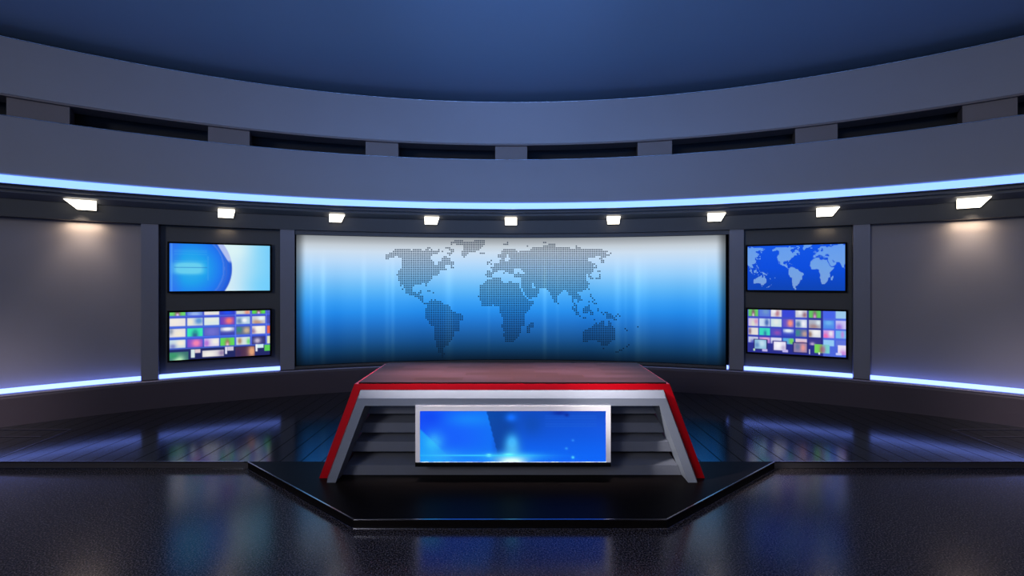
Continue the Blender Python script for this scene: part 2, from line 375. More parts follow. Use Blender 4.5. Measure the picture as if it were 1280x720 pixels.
LAND.append(P(590,290,[(160,435),(207,435),(222,450),(222,395),(240,380),(262,352),(302,350),(303,312),(325,310),(323,290),(283,290),(283,252),(323,250),(325,235),(345,210),(363,192),(500,190),(503,232),(525,232),(528,250),(532,230),(545,210),(648,212),(648,193),(685,192),(685,173),(720,172),(742,190),(745,172),(805,172),(805,152),(865,152),(865,132),(945,132),(945,172),(1100,172),(1107,190),(1170,190),(1170,173),(1225,173),(1235,190),(1470,190),(1472,210),(1530,210),(1530,228),(1510,232),(1512,252),(1550,255),(1550,268),(1510,270),(1507,290),(1455,290),(1455,270),(1390,270),(1385,290),(1310,290),(1310,333),(1348,335),(1350,352),(1387,355),(1387,370),(1370,372),(1370,392),(1405,395),(1405,410),(1370,410),(1368,448),(1347,450),(1345,467),(1320,470),(1320,490),(1350,492),(1352,510),(1370,512),(1370,530),(1332,530),(1330,510),(1310,508),(1310,472),(1290,470),(1287,550),(1308,555),(1320,575),(1320,590),(1308,600),(1310,630),(1290,637),(1250,660),(1210,672),(1190,682),(1208,700),(1225,722),(1225,770),(1205,775),(1205,790),(1190,787),(1165,750),(1147,745),(1147,790),(1128,790),(1128,720),(1090,718),(1075,680),(1050,650),(1030,650),(1020,665),(1000,690),(965,712),(965,792),(920,792),(905,745),(885,700),(860,660),(840,635),(765,635),(765,690),(737,708),(722,732),(657,752),(630,747),(605,722),(590,692),(580,655),(560,622),(548,602),(548,510),(465,508),(465,472),(410,475),(400,450),(365,447),(350,430),(300,430),(290,450),(245,462),(222,475),(220,508),(163,508),(163,470)]))
WATER += [P(590,290,p) for p in ([(380,250),(405,252),(405,290),(425,292),(405,330),(360,330),(360,290),(380,290)], [(482,412),(550,412),(582,445),(585,475),(500,475),(478,460)], [(662,570),(684,570),(688,612),(725,614),(725,634),(682,632)])]
LAND += RC(590,290,(505,412,520,428),(505,450,530,468))
LAND += RC(690,290,(1170-900,147,1188-900,162),(535,293,570,308),(552,310,590,350),(650,230,670,248),(530,470,550,512),(490,512,550,530),(512,432,550,450),(490,370,508,408),(470,395,508,408),(415,635,432,655),(430,695,448,720))
LAND += RC(690,365,(430,20,448,55),(450,62,468,80),(470,80,490,98),(455,100,472,118),(412,100,428,116),(470,120,505,136),(412,145,428,165),(225,165,245,200),(247,125,265,160),(250,180,270,215),(268,145,290,215),(268,220,305,258),(305,262,325,278),(350,280,388,296),
           (350,180,410,238),(370,162,410,180),(412,165,430,215),(430,205,448,222),(430,225,468,258),(510,175,528,215),(550,222,568,238),(572,240,592,256),(592,222,630,240),(610,240,665,296),(665,262,690,296),(690,280,712,296),(692,300,735,316),(712,262,728,278),(735,240,750,256),(750,262,768,278),(470,300,488,316),(328,80,345,98),(67,122,85,138),
           (572,622,595,638),(855,580,870,600),(830,605,848,620),(790,622,815,640),(755,645,790,660),(715,662,750,676),(812,402,830,420),(830,425,846,440),(950,385,970,400))
LAND.append(P(690,365,[(345,450),(365,428),(408,420),(415,400),(450,395),(465,375),(490,365),(490,345),(508,345),(515,362),(532,345),(555,338),(560,320),(587,320),(582,380),(612,385),(632,385),(632,320),(650,320),(655,342),(670,342),(670,382),(695,402),(714,430),(714,522),(690,547),(670,558),(650,577),(632,602),(553,602),(553,558),(513,558),(510,540),(410,540),(407,560),(345,560)]))
def inside(poly, X, Y):
    m = np.zeros(X.shape, bool); n = len(poly)
    for i in range(n):
        x0, y0 = poly[i]; x1, y1 = poly[(i+1) % n]
        if y0 == y1: continue
        c = ((Y < y0) != (Y < y1)) & (X < (x1-x0)*(Y-y0)/(y1-y0) + x0)
        m ^= c
    return m
def landmask(X, Y):
    m = np.zeros(X.shape, bool)
    for p in LAND: m |= inside(p, X, Y)
    for p in WATER: m &= ~inside(p, X, Y)
    for p in RC(590,290,(505,412,520,428),(505,450,530,468)): m |= inside(p, X, Y)
    return m

# ---- big curved map screen ----
X0, X1, YT, YB = 370.5, 907.0, 297.6, 449.3
zc = CY + R_DISP
hT, hBo = hgt(YT, zc), hgt(YB, zc)
tA, tB = ang(X0, R_DISP), ang(X1, R_DISP)
bigt = thing('map_screen', 'wide curved blue display wall with a dotted dark world map, behind the desk', 'screen', pol(0, 9.16, h_foot))
def chart_to_screen(x, y, r=R_DISP):
    t = ang(x, r); return t, hgt(y, dep(t, r))
def big_pos(u, v): return pol(tA + (tB-tA)*u, R_DISP, hT + (hBo-hT)*v)
streaks = [(389,2,14),(404,3,26),(455,3,20),(484,3,16),(491,2.5,22),(561,5,20),(611,1.5,12),(681,2.5,26),(697,2,10),(772,4,20),(782,2,10),(797,4,26),(805,6,12),(876,3,12),(882,2,18),(899,3,18),(420,10,-8),(530,20,-6),(735,14,-6),(850,14,-6)]
def big_col(U, V):
    c = grad([(0,(140,146,152)),(.03,(165,171,177)),(.07,(196,206,215)),(.12,(204,222,240)),(.2,(184,218,250)),(.3,(148,206,252)),(.42,(96,183,248)),(.52,(58,160,246)),(.6,(38,142,236)),(.68,(32,120,210)),(.76,(28,100,176)),(.84,(22,80,140)),(.91,(15,60,102)),(.97,(9,38,66)),(1,(6,26,46))], V)
    t = tA + (tB-tA)*U
    px = 640 + F*(R_DISP*np.sin(t))/(CY + R_DISP*np.cos(t))
    amt = ss(.08,.4,V)*(1-.6*ss(.8,1,V))
    for x, w, s in streaks:
        c = c + (np.exp(-((px-x)/w)**2)*amt*s)[..., None]*np.array((.8,.75,.5))*.8
    e = np.minimum(px-X0, X1-px)
    c = c*(.55 + .45*ss(0, 13, e))[..., None]
    return c
gx = np.arange(482.9, 800, 2.262); gy = np.arange(300.9, 449, 2.243)
GX, GY = np.meshgrid(gx, gy); mk = landmask(GX, GY)
ev, ec = [], []
hw, hh_ = .78, .78
for x, y in zip(GX[mk], GY[mk]):
    q = []
    for dx, dy in ((-hw,-hh_),(-hw,hh_),(hw,hh_),(hw,-hh_)):
        t, h = chart_to_screen(x+dx, y+dy); q.append(pol(t, R_DISP-.002, h))
    ev += q
    v = (y-YT)/(YB-YT)
    cc = (26 - 20*v, 52 - 26*v, 78 - 30*v)
    ec += [cc]*4
display('display', big_pos, 400, 90, big_col, bigt, (ev, ec))
# body behind, frame rails
ring_obj('panel_body', [(R_DISP+.004, hBo-.02), (R_DISP+.004, hT+.01), (R_DISP+.07, hT+.01), (R_DISP+.07, hBo-.02)], tA, tB, 'bezel', bigt)
rf = R_DISP - .03
xa, xb = ang(368.4, rf), ang(911.4, rf)
ring_obj('top_rail', [(rf, hc(297.0, rf)), (rf, h_hb-.002), (rf+.12, h_hb-.002), (rf+.12, hc(297.0, rf))], xa, xb, 'frame', bigt)
xb = ang(908.4, rf)
ring_obj('bottom_rail', [(rf, h_foot), (rf, hc(450.2, rf)), (rf+.12, hc(450.2, rf)), (rf+.12, h_foot)], xa, xb, 'frame', bigt)
for p0, p1 in ((368.4, 370.2), (907.2, 908.4)):
    ring_obj('side_rail', [(rf+.015, hc(450, rf)), (rf+.015, hc(297, rf)), (rf+.10, hc(297, rf)), (rf+.10, hc(450, rf))], ang(p0, rf), ang(p1, rf), 'bezel', bigt)

# ---- four flat monitors ----
def monitor(xl, xr, yt, yb, label, paint, nx, ny):
    """outer frame edges as seen: left/right columns, rows at the frame centre"""
    r = R_DISP - .035
    ta, tb = ang(xl, r), ang(xr, r); tc = (ta+tb)/2
    ctr = pol(tc, r, 0)
    tx = Vector((math.cos(tc), -math.sin(tc), 0)); out = Vector((math.sin(tc), math.cos(tc), 0))
    # half widths by intersecting the view rays with the monitor plane
    def hit(px):
        d = Vector(((px-640)/F, 1, 0)); s = ctr.dot(out)/d.dot(out); return (d*s - ctr).dot(tx)
    a, b = hit(xl), hit(xr)
    zc_ = ctr.y
    ht, hb = hgt(yt, zc_), hgt(yb, zc_)
    root = thing('wall_monitor', label, 'monitor', ctr + Vector((0,0,hb)), 'wall monitors beside the map screen')
    bz = .022
    def pt(x, d, h): return ctr + tx*x + out*d + Vector((0,0,h))
    # bezel : ring of four bars as one mesh + back shell
    bm = bmesh.new()
    outer = [(a,hb),(b,hb),(b,ht),(a,ht)]; inner = [(a+bz,hb+bz),(b-bz,hb+bz),(b-bz,ht-bz),(a+bz,ht-bz)]
    L = []
    for rng, d in ((outer,.012),(outer,0),(inner,0),(inner,.008)):
        L.append([bm.verts.new(pt(x, d, h)) for x, h in rng])
    vb_ = [bm.verts.new(pt(x, .05, h)) for x, h in outer]
    L.insert(0, vb_)
    for k in range(len(L)-1):
        for i in range(4): bm.faces.new((L[k][i], L[k][(i+1)%4], L[k+1][(i+1)%4], L[k+1][i]))
    bm.faces.new(vb_)
    link('bezel', finish(bm), 'bezel', root)
    display('display', lambda u, v: pt(a+bz + (b-a-2*bz)*u, .007, ht-bz + (hb-ht+2*bz)*v), nx, ny, paint, root)
    bm = bmesh.new()
    q = [pt(x, .05, h) for x, h in ((a+.25,hb+.15),(b-.25,hb+.15),(b-.25,ht-.15),(a+.25,ht-.15))]
    q2 = [p + out*.045 for p in q]
    link('wall_bracket', finish(slab(q, q2)), 'housing', root)

def globe(U, V):
    X = 95 + 1075*U; Y = 75 + 512*V
    c = grad([(0,(225,240,246)),(.35,(196,230,246)),(.75,(140,214,248)),(1,(120,206,250))], np.clip((X-640)/530,0,1))
    c = mixv(c, (222,246,246), gauss(X, Y, 760, 120, 160, 120)*.8)
    c = mixv(c, (110,205,252), gauss(X, Y, 1170, 540, 240, 140)*.7)
    d = np.hypot(X-315, Y-340); Rg = 430
    g = grad([(0,(58,178,236)),(.35,(30,160,236)),(.7,(30,122,240)),(.9,(32,100,226)),(1,(38,84,206))], d/Rg)
    g = mixv(g, (70,110,235), ss(260,95,X)*.45)
    g = mixv(g, (112,212,240), np.clip(1.5*np.exp(-((X-290)/150)**4-((Y-340)/62)**4),0,1)*.85)
    g = mixv(g, (40,120,200), (np.abs(Y-330) < 6)*(X > 140)*(X < 480)*.7)
    g = mixv(g, (60,160,240), (np.abs(X-490) < 9)*(np.abs(Y-340) < 130)*.5)
    g = mixv(g, (110,190,250), (np.abs(X-118) < 10)*.35)
    for yy in (150, 165, 185, 262): g = mixv(g, (100,190,250), (np.abs(Y-yy) < 4)*(X > 140)*(X < 480)*.22)
    g = mixv(g, (60,105,215), (np.abs(np.hypot(X-285, Y-340)-400) < 12)*.6)
    g = mixv(g, (120,140,225), (np.abs(np.hypot(X-285, Y-340)-372) < 9)*.4)
    # pale violet crescent at the top right of the disc
    cres = (X + .55*(Y-80)*-1 > 585)*(Y < 270)
    g = mixv(g, (176,192,240), ss(0, 14, X - (590 + .62*(Y-90)))*ss(290, 240, Y))
    f = ss(6, -6, d-Rg)
    f2 = ss(6, -6, np.hypot(X-300, Y-360)-445)*ss(300, 240, Y)*ss(590,600,X)
    c = mixv(c, (190,204,242), f2*.8)
    return c*(1-f[..., None]) + g*f[..., None]
def chart(U, V):
    X = 118 + 1050*U; Y = 140 + 485*V
    px, py = 920 + X/8.473, 290 + Y/8.473
    mx = 552.8 + (px-996.7)/.415; my = 446.7 + (py-363.4)/.405
    m = landmask(mx, my) | landmask(mx + 127.4/.415, my)
    c = grad([(0,(14,84,228)),(.5,(8,76,220)),(1,(10,66,178))], V)
    c = mixv(c, (20,70,190), ss(300,118,X)*.4)
    land = grad([(0,(120,172,240)),(.5,(134,180,232)),(1,(146,178,226))], V)
    k = (.9 - .18*((np.floor(X/10.2).astype(int)+np.floor(Y/10.2).astype(int)) % 2))
    f = m*k
    return c*(1-f[..., None]) + land*f[..., None]
rt = random.Random(11)
def tile(c, X, Y, x0, x1, y0, y1, base, blobs=(), soft=7, edge=1.0):
    f = ss(x0-soft, x0+soft, X)*ss(x1+soft, x1-soft, X)*ss(y0-soft, y0+soft, Y)*ss(y1+soft, y1-soft, Y)*edge
    t = np.ones(X.shape+(3,))*np.array(base, float)
    w, h = x1-x0, y1-y0
    for bx, by, sx, sy, bc in blobs: t = mixv(t, bc, np.clip(gauss(X, Y, x0+bx*w, y0+by*h, sx*w, sy*h)*1.15,0,1))
    return c*(1-f[..., None]) + t*f[..., None]
Wt, GR = (232,226,226), (92,214,80)
def person(c1=(120,70,80), c2=(225,200,230)): return [(.5,.75,.16,.6,c1), (.5,.9,.1,.3,c2)]
def wall_left(U, V):
    X = 95 + 1073*U; Y = 90 + 517*V
    c = grad([(0,(58,70,196)),(.3,(60,92,206)),(.6,(58,92,214)),(1,(40,52,120))], V)
    c = mixv(c, (52,60,190), ss(600,1168,X)*.4)
    for yy in (135, 252, 366, 487): c = mixv(c, (92,126,250), (np.exp(-((Y-yy)/6)**2))*.6)
    for xx in (783, 955, 1128): c = mixv(c, (110,130,250), (np.exp(-((X-xx)/6)**2))*.7*(Y < 485))
    xs = [(95,255),(272,432),(447,605),(617,770),(790,942),(965,1115),(1135,1180)]
    rows = [(60,127),(155,240),(268,358),(388,476)]
    T = [[((110,214,110), person()), ((84,118,214), [(.5,.8,.4,.5,(150,180,236))]), (Wt, [(.7,.3,.3,.4,(220,230,220))]), ((50,66,205), [(.5,.5,.3,.5,(36,80,240))]), ((206,216,206), [(.8,.7,.2,.4,(226,150,130))]), (GR, person()), ((80,96,190), [])],
         [(Wt, [(.3,.4,.4,.4,(240,234,226))]), ((214,222,226), [(.75,.4,.28,.45,(96,150,214)),(.2,.5,.2,.4,(236,232,214))]), ((216,232,232), [(.5,.3,.4,.3,(230,236,226))]), ((104,64,190), [(.62,.5,.3,.5,(236,116,124))]), ((176,206,226), [(.25,.6,.22,.4,(110,140,180)),(.6,.5,.2,.3,(240,245,250))]), ((200,206,216), [(.4,.8,.4,.35,(190,150,130)),(.7,.3,.3,.3,(226,240,246))]), ((70,76,170), [])],
         [((226,222,226), [(.1,.3,.15,.4,(150,160,180)),(.6,.6,.3,.4,(240,232,214))]), ((56,232,178), [(.5,.85,.2,.55,(46,110,150)),(.52,.45,.1,.2,(40,160,150))]), ((92,96,190), [(.5,.5,.4,.5,(110,110,206))]), ((60,66,170), [(.5,.25,.55,.3,(236,242,246))]), ((96,106,140), [(.75,.5,.25,.4,(196,176,150)),(.2,.4,.2,.4,(56,130,130))]), ((236,232,222), [(.1,.6,.2,.4,(150,120,160)),(.5,.3,.3,.4,(250,246,236))]), ((226,100,80), [])],
         [((200,220,230), [(.7,.4,.3,.4,(244,236,220)),(.2,.8,.2,.3,(130,140,200))]), ((120,80,206), [(.58,.5,.3,.5,(242,130,180))]), ((216,206,236), [(.15,.6,.2,.5,(180,120,216)),(.75,.4,.25,.4,(240,238,230))]), ((98,214,90), person((150,110,90),(226,190,190))), ((214,226,226), [(.25,.5,.15,.4,(170,140,110)),(.9,.6,.15,.4,(120,214,130))]), ((56,54,120), [(.4,.55,.25,.35,(190,180,206))]), ((220,226,190), [])]]
    for r, (y0, y1) in zip(T, rows):
        for (x0, x1), (b, bl) in zip(xs, r): c = tile(c, X, Y, x0, x1, y0, y1, b, bl)
    c = mixv(c, (30,34,84), ss(482, 500, Y)*.75)
    for x0, x1, y0, y1, b, bl in ((90,285,520,640,(56,110,110),[(.5,.8,.3,.5,(190,240,190)),(.2,.3,.3,.3,(60,150,110))]), (310,350,500,590,(214,230,230),[]), (350,408,500,540,(220,200,206),[]),
        (428,655,520,590,(214,208,214),[(.3,.6,.3,.5,(240,236,230)),(.9,.5,.15,.5,(150,130,170))]), (668,690,490,570,(226,226,246),[]), (690,760,490,535,(206,200,216),[]),
        (780,995,500,640,(78,50,80),[(.85,.4,.2,.5,(222,160,120)),(.15,.6,.15,.5,(60,44,90))]), (1005,1095,480,522,(206,236,240),[]), (1005,1026,480,560,(236,240,250),[]), (1105,1180,490,560,(92,206,86),[])):
        c = tile(c, X, Y, x0, x1, y0, y1, b, bl, soft=5)
    return c
def wall_right(U, V):
    X = 110 + 890*U; Y = 75 + 400*V
    c = grad([(0,(70,84,200)),(.5,(50,66,190)),(1,(44,50,140))], V)
    c = mixv(c, (36,38,120), ss(640,690,X)*(X < 803)*.7)
    c = mixv(c, (82,112,232), ss(800,810,X)*.85)
    xs = [(118,212),(222,325),(332,433),(445,545),(560,663),(680,785),(808,900),(914,1010)]
    rows = [(60,138),(157,230),(245,312),(330,384)]
    T = [[((106,206,100), person((120,70,90),(230,210,220))), ((90,122,220), [(.6,.4,.3,.4,(110,150,206))]), ((226,222,226), [(.6,.6,.2,.4,(190,130,140)),(.3,.3,.2,.3,(246,246,246))]), ((56,70,214), []), ((206,206,216), [(.8,.7,.2,.3,(160,120,130)),(.4,.4,.2,.3,(240,240,240))]), ((100,206,96), person((130,90,110),(226,160,216))), ((70,100,232), []), ((160,206,236), [])],
         [((214,200,226), [(.5,.7,.2,.5,(226,230,206)),(.8,.4,.2,.3,(220,160,190))]), ((206,226,244), [(.7,.5,.2,.5,(80,110,180))]), ((206,230,230), [(.5,.4,.3,.4,(232,240,232))]), ((96,80,200), [(.68,.5,.28,.5,(250,150,130))]), ((206,216,232), [(.25,.6,.25,.4,(100,130,170)),(.7,.5,.2,.4,(246,246,250))]), ((180,186,200), [(.4,.8,.4,.3,(170,140,140)),(.8,.3,.2,.3,(220,236,240))]), ((80,140,232), [(.5,.3,.4,.3,(110,180,240))]), ((206,200,244), [(.3,.8,.3,.4,(160,120,220))])],
         [((236,230,220), [(.15,.5,.15,.5,(150,120,130))]), ((60,226,190), [(.55,.75,.14,.4,(50,130,170))]), ((80,76,190), [(.6,.6,.3,.3,(140,80,180))]), ((54,70,190), [(.5,.25,.55,.3,(230,244,250))]), ((90,110,160), [(.8,.6,.25,.4,(190,160,150)),(.2,.5,.2,.4,(60,140,140))]), ((226,230,236), [(.1,.6,.2,.4,(160,130,110)),(.6,.3,.3,.4,(250,250,246))]), ((206,160,230), [(.2,.8,.3,.4,(240,110,180)),(.7,.4,.2,.4,(240,230,240))]), ((120,190,240), [(.6,.5,.15,.5,(190,140,220))])],
         [((206,210,230), [(.5,.9,.3,.4,(90,100,190))]), ((180,130,214), [(.6,.3,.4,.3,(230,170,210))]), ((226,226,244), [(.5,.9,.4,.3,(100,90,180))]), ((90,170,230), [(.8,.5,.25,.6,(120,214,90))]), ((226,206,220), [(.6,.8,.3,.3,(206,130,140))]), ((60,56,140), [(.3,.8,.2,.3,(190,170,210))]), ((150,206,246), []), ((96,116,220), [])]]
    for r, (y0, y1) in zip(T, rows):
        for (x0, x1), (b, bl) in zip(xs, r): c = tile(c, X, Y, x0, x1, y0, y1, b, bl, soft=5, edge=.95)
    c = mixv(c, (40,46,140), ss(385, 392, Y)*(X < 803)*.75)
    for x0, x1, y0, y1, b, bl in ((168,302,350,448,(44,44,110),[]), (348,482,358,452,(60,60,140),[]), (534,672,362,458,(44,44,110),[]),
        (178,290,356,440,(140,190,220),[(.6,.4,.3,.4,(190,220,240)),(.2,.6,.2,.3,(110,150,200))]), (360,472,366,444,(226,220,244),[(.4,.4,.3,.4,(246,246,250)),(.8,.7,.2,.3,(190,180,214))]),
        (545,662,370,452,(150,130,170),[(.7,.5,.2,.4,(226,150,150)),(.3,.4,.2,.4,(110,120,160))]), (730,800,372,450,(120,210,90),[(.9,.6,.25,.5,(150,110,110))]), (800,862,372,450,(120,206,206),[(.1,.6,.3,.5,(160,120,150))]),
        (932,1010,372,456,(232,226,246),[(.6,.9,.4,.4,(200,140,220))]), (165,182,440,462,(190,226,190),[]), (250,300,440,462,(190,180,236),[]), (440,492,436,460,(190,180,236),[]), (682,690,420,465,(220,226,240),[]), (765,778,444,464,(236,240,250),[]), (915,965,440,460,(200,206,250),[])):
        c = tile(c, X, Y, x0, x1, y0, y1, b, bl, soft=4)
    return c
monitor(209.2, 339.5, 303.8, 365.6, 'upper left wall monitor showing a blue globe on a pale background', globe, 130, 64)
monitor(209.2, 339.5, 387.2, 449.0, 'lower left wall monitor showing a grid of small video tiles, below the globe monitor', wall_left, 180, 90)
monitor(932.4, 1059.0, 304.5, 364.9, 'upper right wall monitor showing a pale blue world map on blue', chart, 252, 118)
monitor(932.4, 1060.0, 386.0, 445.2, 'lower right wall monitor showing video tiles with larger tiles along its bottom', wall_right, 180, 90)

# ---------------------------------------------------------------- nine wall lights on the header
lights = [((79,120,96,120), 'leftmost warm white wall light, above the plain grey panel'), ((272.5,293.5,272.5,291), 'warm white wall light above the left monitors'),
          ((411.7,431,411.7,426.5), 'warm white wall light above the left end of the map screen'), ((530.5,549,531,546), 'warm white wall light just left of the middle one'),
          ((631,646,631.5,646), 'warm white wall light in the middle, above the centre of the map'), ((758.5,775.5,759.5,774), 'warm white wall light just right of the middle one'),
          ((884.5,907.5,885,901.5), 'warm white wall light above the right end of the map screen'), ((1021,1050,1021,1041), 'warm white wall light above the right monitors'),
          ((1196.5,1240,1196.5,1226), 'rightmost warm white wall light, above the plain grey panel')]
rl = R_HEAD - .10
hlt, hlb = hc(272.0, rl), hc(281.0, rl)
for (a, b, c, d), lab in lights:
    tl, tr, bl, br = [ang(v, rl) for v in (a, b, c, d)]
    tm = (tl+tr)/2
    root = thing('wall_light', lab, 'wall light', pol(tm, R_HEAD, hlb), 'warm white wall lights on the header')
    fr = [pol(tl, rl, hlt), pol(tr, rl, hlt), pol(br, rl, hlb), pol(bl, rl, hlb)]
    def push(ps, k): return [Vector((p.x, p.y, p.z)) + Vector((math.sin(tm), math.cos(tm), 0))*k for p in ps]
    link('lamp_lens', finish(slab(fr, push(fr, .045))), 'lens', root)
    big = [p.copy() for p in push(fr, .045)]
    link('housing', finish(slab(big, push(fr, .105))), 'housing', root)

# ---------------------------------------------------------------- platform tongue in front of the stage
def outline(pts, h): return [Vector((x, y, h)) for x, y in pts]
yF = F*EYE/(660-HZ)
pf = [(-2.385, Y_STEP-.002), (-1.085, yF), (1.06, yF), (2.37, Y_STEP-.002)]
plat = thing('desk_platform', 'low black trapezoid platform on the floor in front of the news desk', 'platform', (0, 3.9, 0))
link('slab', finish(slab(outline(pf, ST), outline(pf, 0))), 'plat', plat)
def strip(h0, h1, off, name, m, w=.006):
    bm = bmesh.new()
    cx, cyy = 0, 4.4
    for i in range(3):
        a, b = Vector((*pf[i], 0)), Vector((*pf[i+1], 0))
        d = (b-a).normalized(); n = Vector((d.y, -d.x, 0))
        q = [a + n*off, b + n*off, b + n*(off-w), a + n*(off-w)]
        t = slab([p + Vector((0,0,h1)) for p in q], [p + Vector((0,0,h0)) for p in q])
        me = bpy.data.meshes.new('t'); t.to_mesh(me); t.free(); bm.from_mesh(me)
    return link(name, finish(bm), m, plat)
o = strip(ST-.004, ST+.0005, .004, 'top_edge_strip', 'steel', .010); o['label'] = 'thin bright metal strip along the top edge'
o = strip(0, .004, .010, 'foot_strip', 'steel', .010); o['label'] = 'thin bright metal strip along the foot'

# ---------------------------------------------------------------- the news desk
B = ST
desk = thing('news_desk', 'red and grey trapezoid news desk with wood top and a built-in front screen', 'desk', (0, 4.3, B))
zr = 3.972                                    # front plane of the red portal
def hz(y, z): return hgt(y, z)
rt_top, rt_in = hz(480, zr), hz(487.2, zr)
# red portal: outline with slanting legs
def portal(zf, zb, ot, it, ob, ib, ht, hi, hb, inset_b=0):
    """front plane zf, back zb; half widths outer/inner top & bottom; heights top, inner top, bottom"""
    pts = [(-ob,hb),(-ot,ht),(ot,ht),(ob,hb),(ib,hb),(it,hi),(-it,hi),(-ib,hb)]
    bm = bmesh.new()
    fr = [bm.verts.new((x, zf, h)) for x, h in pts]; bk = [bm.verts.new((x, zb, h)) for x, h in pts]
    quads = [(0,1,6,7),(1,2,5,6),(2,3,4,5)]
    for q in quads:
        bm.faces.new([fr[i] for i in q]); bm.faces.new([bk[i] for i in q][::-1])
    for i in range(8): bm.faces.new((fr[i], bk[i], bk[(i+1)%8], fr[(i+1)%8]))
    return bm
ot = 197*zr/F; it = 189.8*zr/F; ob = 241*zr/F; ib = 231.2*zr/F
link('outer_frame', finish(portal(zr, 4.93, ot, it, ob, ib, rt_top, rt_in, B), bevel=.004), 'red', desk)['label'] = 'glossy red outer frame'
# wood top, sits in the red frame with a black edge
wt = rt_top + .012
link('top_base', finish((lambda b: (add_box(b, -1.272, 1.280, zr+.008, 4.922, rt_top-.004, wt-.003), b)[1])(bmesh.new())), 'bezel', desk)['label'] = 'thin black base under the wood top'
zrear = F*(EYE-wt)/(455-HZ)
link('tabletop', finish((lambda b: (add_box(b, -1.272, 1.280, zr+.012, 4.925, wt-.0028, wt), b)[1])(bmesh.new())), 'wood', desk)['label'] = 'polished red-brown wood top'
# grey portal with a bevel up to the red one
zg = 3.885
g_top, g_in = hz(498, zg), hz(507.3, zg)
gt, gi, gob, gib = 192.5*zg/F, 184.3*zg/F, 231.5*zg/F, 220.5*zg/F
pts_f = [(-gob,B),(-gt,g_top),(gt,g_top),(gob,B),(gib,B),(gi,g_in),(-gi,g_in),(-gib,B)]
mid_t = rt_in - .002
bo = ib - .002; bt = it - .002
pts_m = [(-bo,B),(-bt,mid_t),(bt,mid_t),(bo,B),(gib,B),(gi,g_in),(-gi,g_in),(-gib,B)]
bm = bmesh.new()
fr = [bm.verts.new((x, zg, h)) for x, h in pts_f]
# outer bevel reaches back to the red portal's front; inner faces run deeper
zmid = [zr+.004]*4
om = [bm.verts.new((x, zr+.004, h)) for x, h in pts_m[:4]]
zdeep = [4.06, 4.19, 4.19, 4.06]
ode = [bm.verts.new((pts_m[i][0], zdeep[i], pts_m[i][1])) for i in range(4)]
ide = [bm.verts.new((x, z, h)) for (x, h), z in zip(pts_f[4:], (4.06,4.19,4.19,4.06))]
for q in ((0,1,6,7),(1,2,5,6),(2,3,4,5)): bm.faces.new([fr[i] for i in q])
for i in range(3):
    bm.faces.new((fr[i], om[i], om[i+1], fr[i+1])); bm.faces.new((om[i], ode[i], ode[i+1], om[i+1]))
for i in range(4,7): bm.faces.new((fr[i], ide[i-4], ide[i-3], fr[i+1]))
bkl = ode + ide
for q in ((0,1,6,7),(1,2,5,6),(2,3,4,5)): bm.faces.new([bkl[i] for i in q][::-1])
bm.faces.new((fr[0], fr[7], ide[3], ode[0], om[0])); bm.faces.new((fr[3], om[3], ode[3], ide[0], fr[4]))
link('inner_frame', finish(bm, bevel=.0025), 'deskgrey', desk)['label'] = 'satin grey inner frame'
# louvre slats
def half_at(h, y):
    t = (g_in - h)/(g_in - B); return gi + (gib-gi)*t
slat_rows = [(504, 517, 4.13), (528.5, 540.5, 4.10), (552, 564.3, 4.07), (581.5, 593.6, 4.04)]
for k, (y0, y1, z) in enumerate(slat_rows):
    h1, h0 = hz(y0, z), hz(y1, z)
    if k == 3: h0 = B
    bm = bmesh.new()
    w1, w0 = half_at(h1, z) - .002, half_at(h0, z) - .002
    rise = .045
    A = [(-w0,z,h0),(w0,z,h0),(w1,z,h1),(-w1,z,h1)]
    wb = half_at(h1+rise, z) - .002
    Bk = [(-w0,z+.17,h0),(w0,z+.17,h0),(wb,z+.17,h1+rise),(-wb,z+.17,h1+rise)]
    o = link('slat', finish(slab([Vector(p) for p in A], [Vector(p) for p in Bk]), bevel=.003), 'slat', desk)
hk = hz(487.2, 4.26)
w1, w0 = half_at(rt_in-.01, 4.2), half_at(B, 4.2)
A = [(-w0,4.23,B),(w0,4.23,B),(w1,4.23,rt_in-.01),(-w1,4.23,rt_in-.01)]
link('back_panel', finish(slab([Vector(p) for p in A], [Vector((p[0], 4.27, p[2])) for p in A])), 'deskdark', desk)
# built-in front screen
zs = 3.875
sx0, sx1 = (519.2-640)*zs/F, (763.4-640)*zs/F
st_, sb = hz(507.2, zs), hz(583.2, zs)
dx0, dx1 = (524.8-640)*zs/F, (757.6-640)*zs/F
dt, db = hz(513.8, zs), hz(577.8, zs)
bm = bmesh.new()
O = [(sx0,sb),(sx1,sb),(sx1,st_),(sx0,st_)]; I = [(dx0,db),(dx1,db),(dx1,dt),(dx0,dt)]
L = [[bm.verts.new((x, y, h)) for x, h in q] for q, y in ((O,4.15),(O,zs),(I,zs),(I,zs+.012))]
for k in range(3):
    for i in range(4): bm.faces.new((L[k][i], L[k][(i+1)%4], L[k+1][(i+1)%4], L[k+1][i]))
bm.faces.new(L[0])
scr = link('front_screen', finish(bm, bevel=.002), 'alu', desk); scr['label'] = 'wide screen box with a pale metal frame'
bm = bmesh.new()
add_box(bm, sx0-.001, sx1+.001, zs-.003, zs+.02, sb-.001, db-.001)  # black bar: dark platform reflection put into the colour of the frame's bottom
o = link('painted_reflection_bar', finish(bm, bevel=.002), 'bezel', scr); o['label'] = 'bottom bar of the screen frame, coloured black for the reflected dark platform'
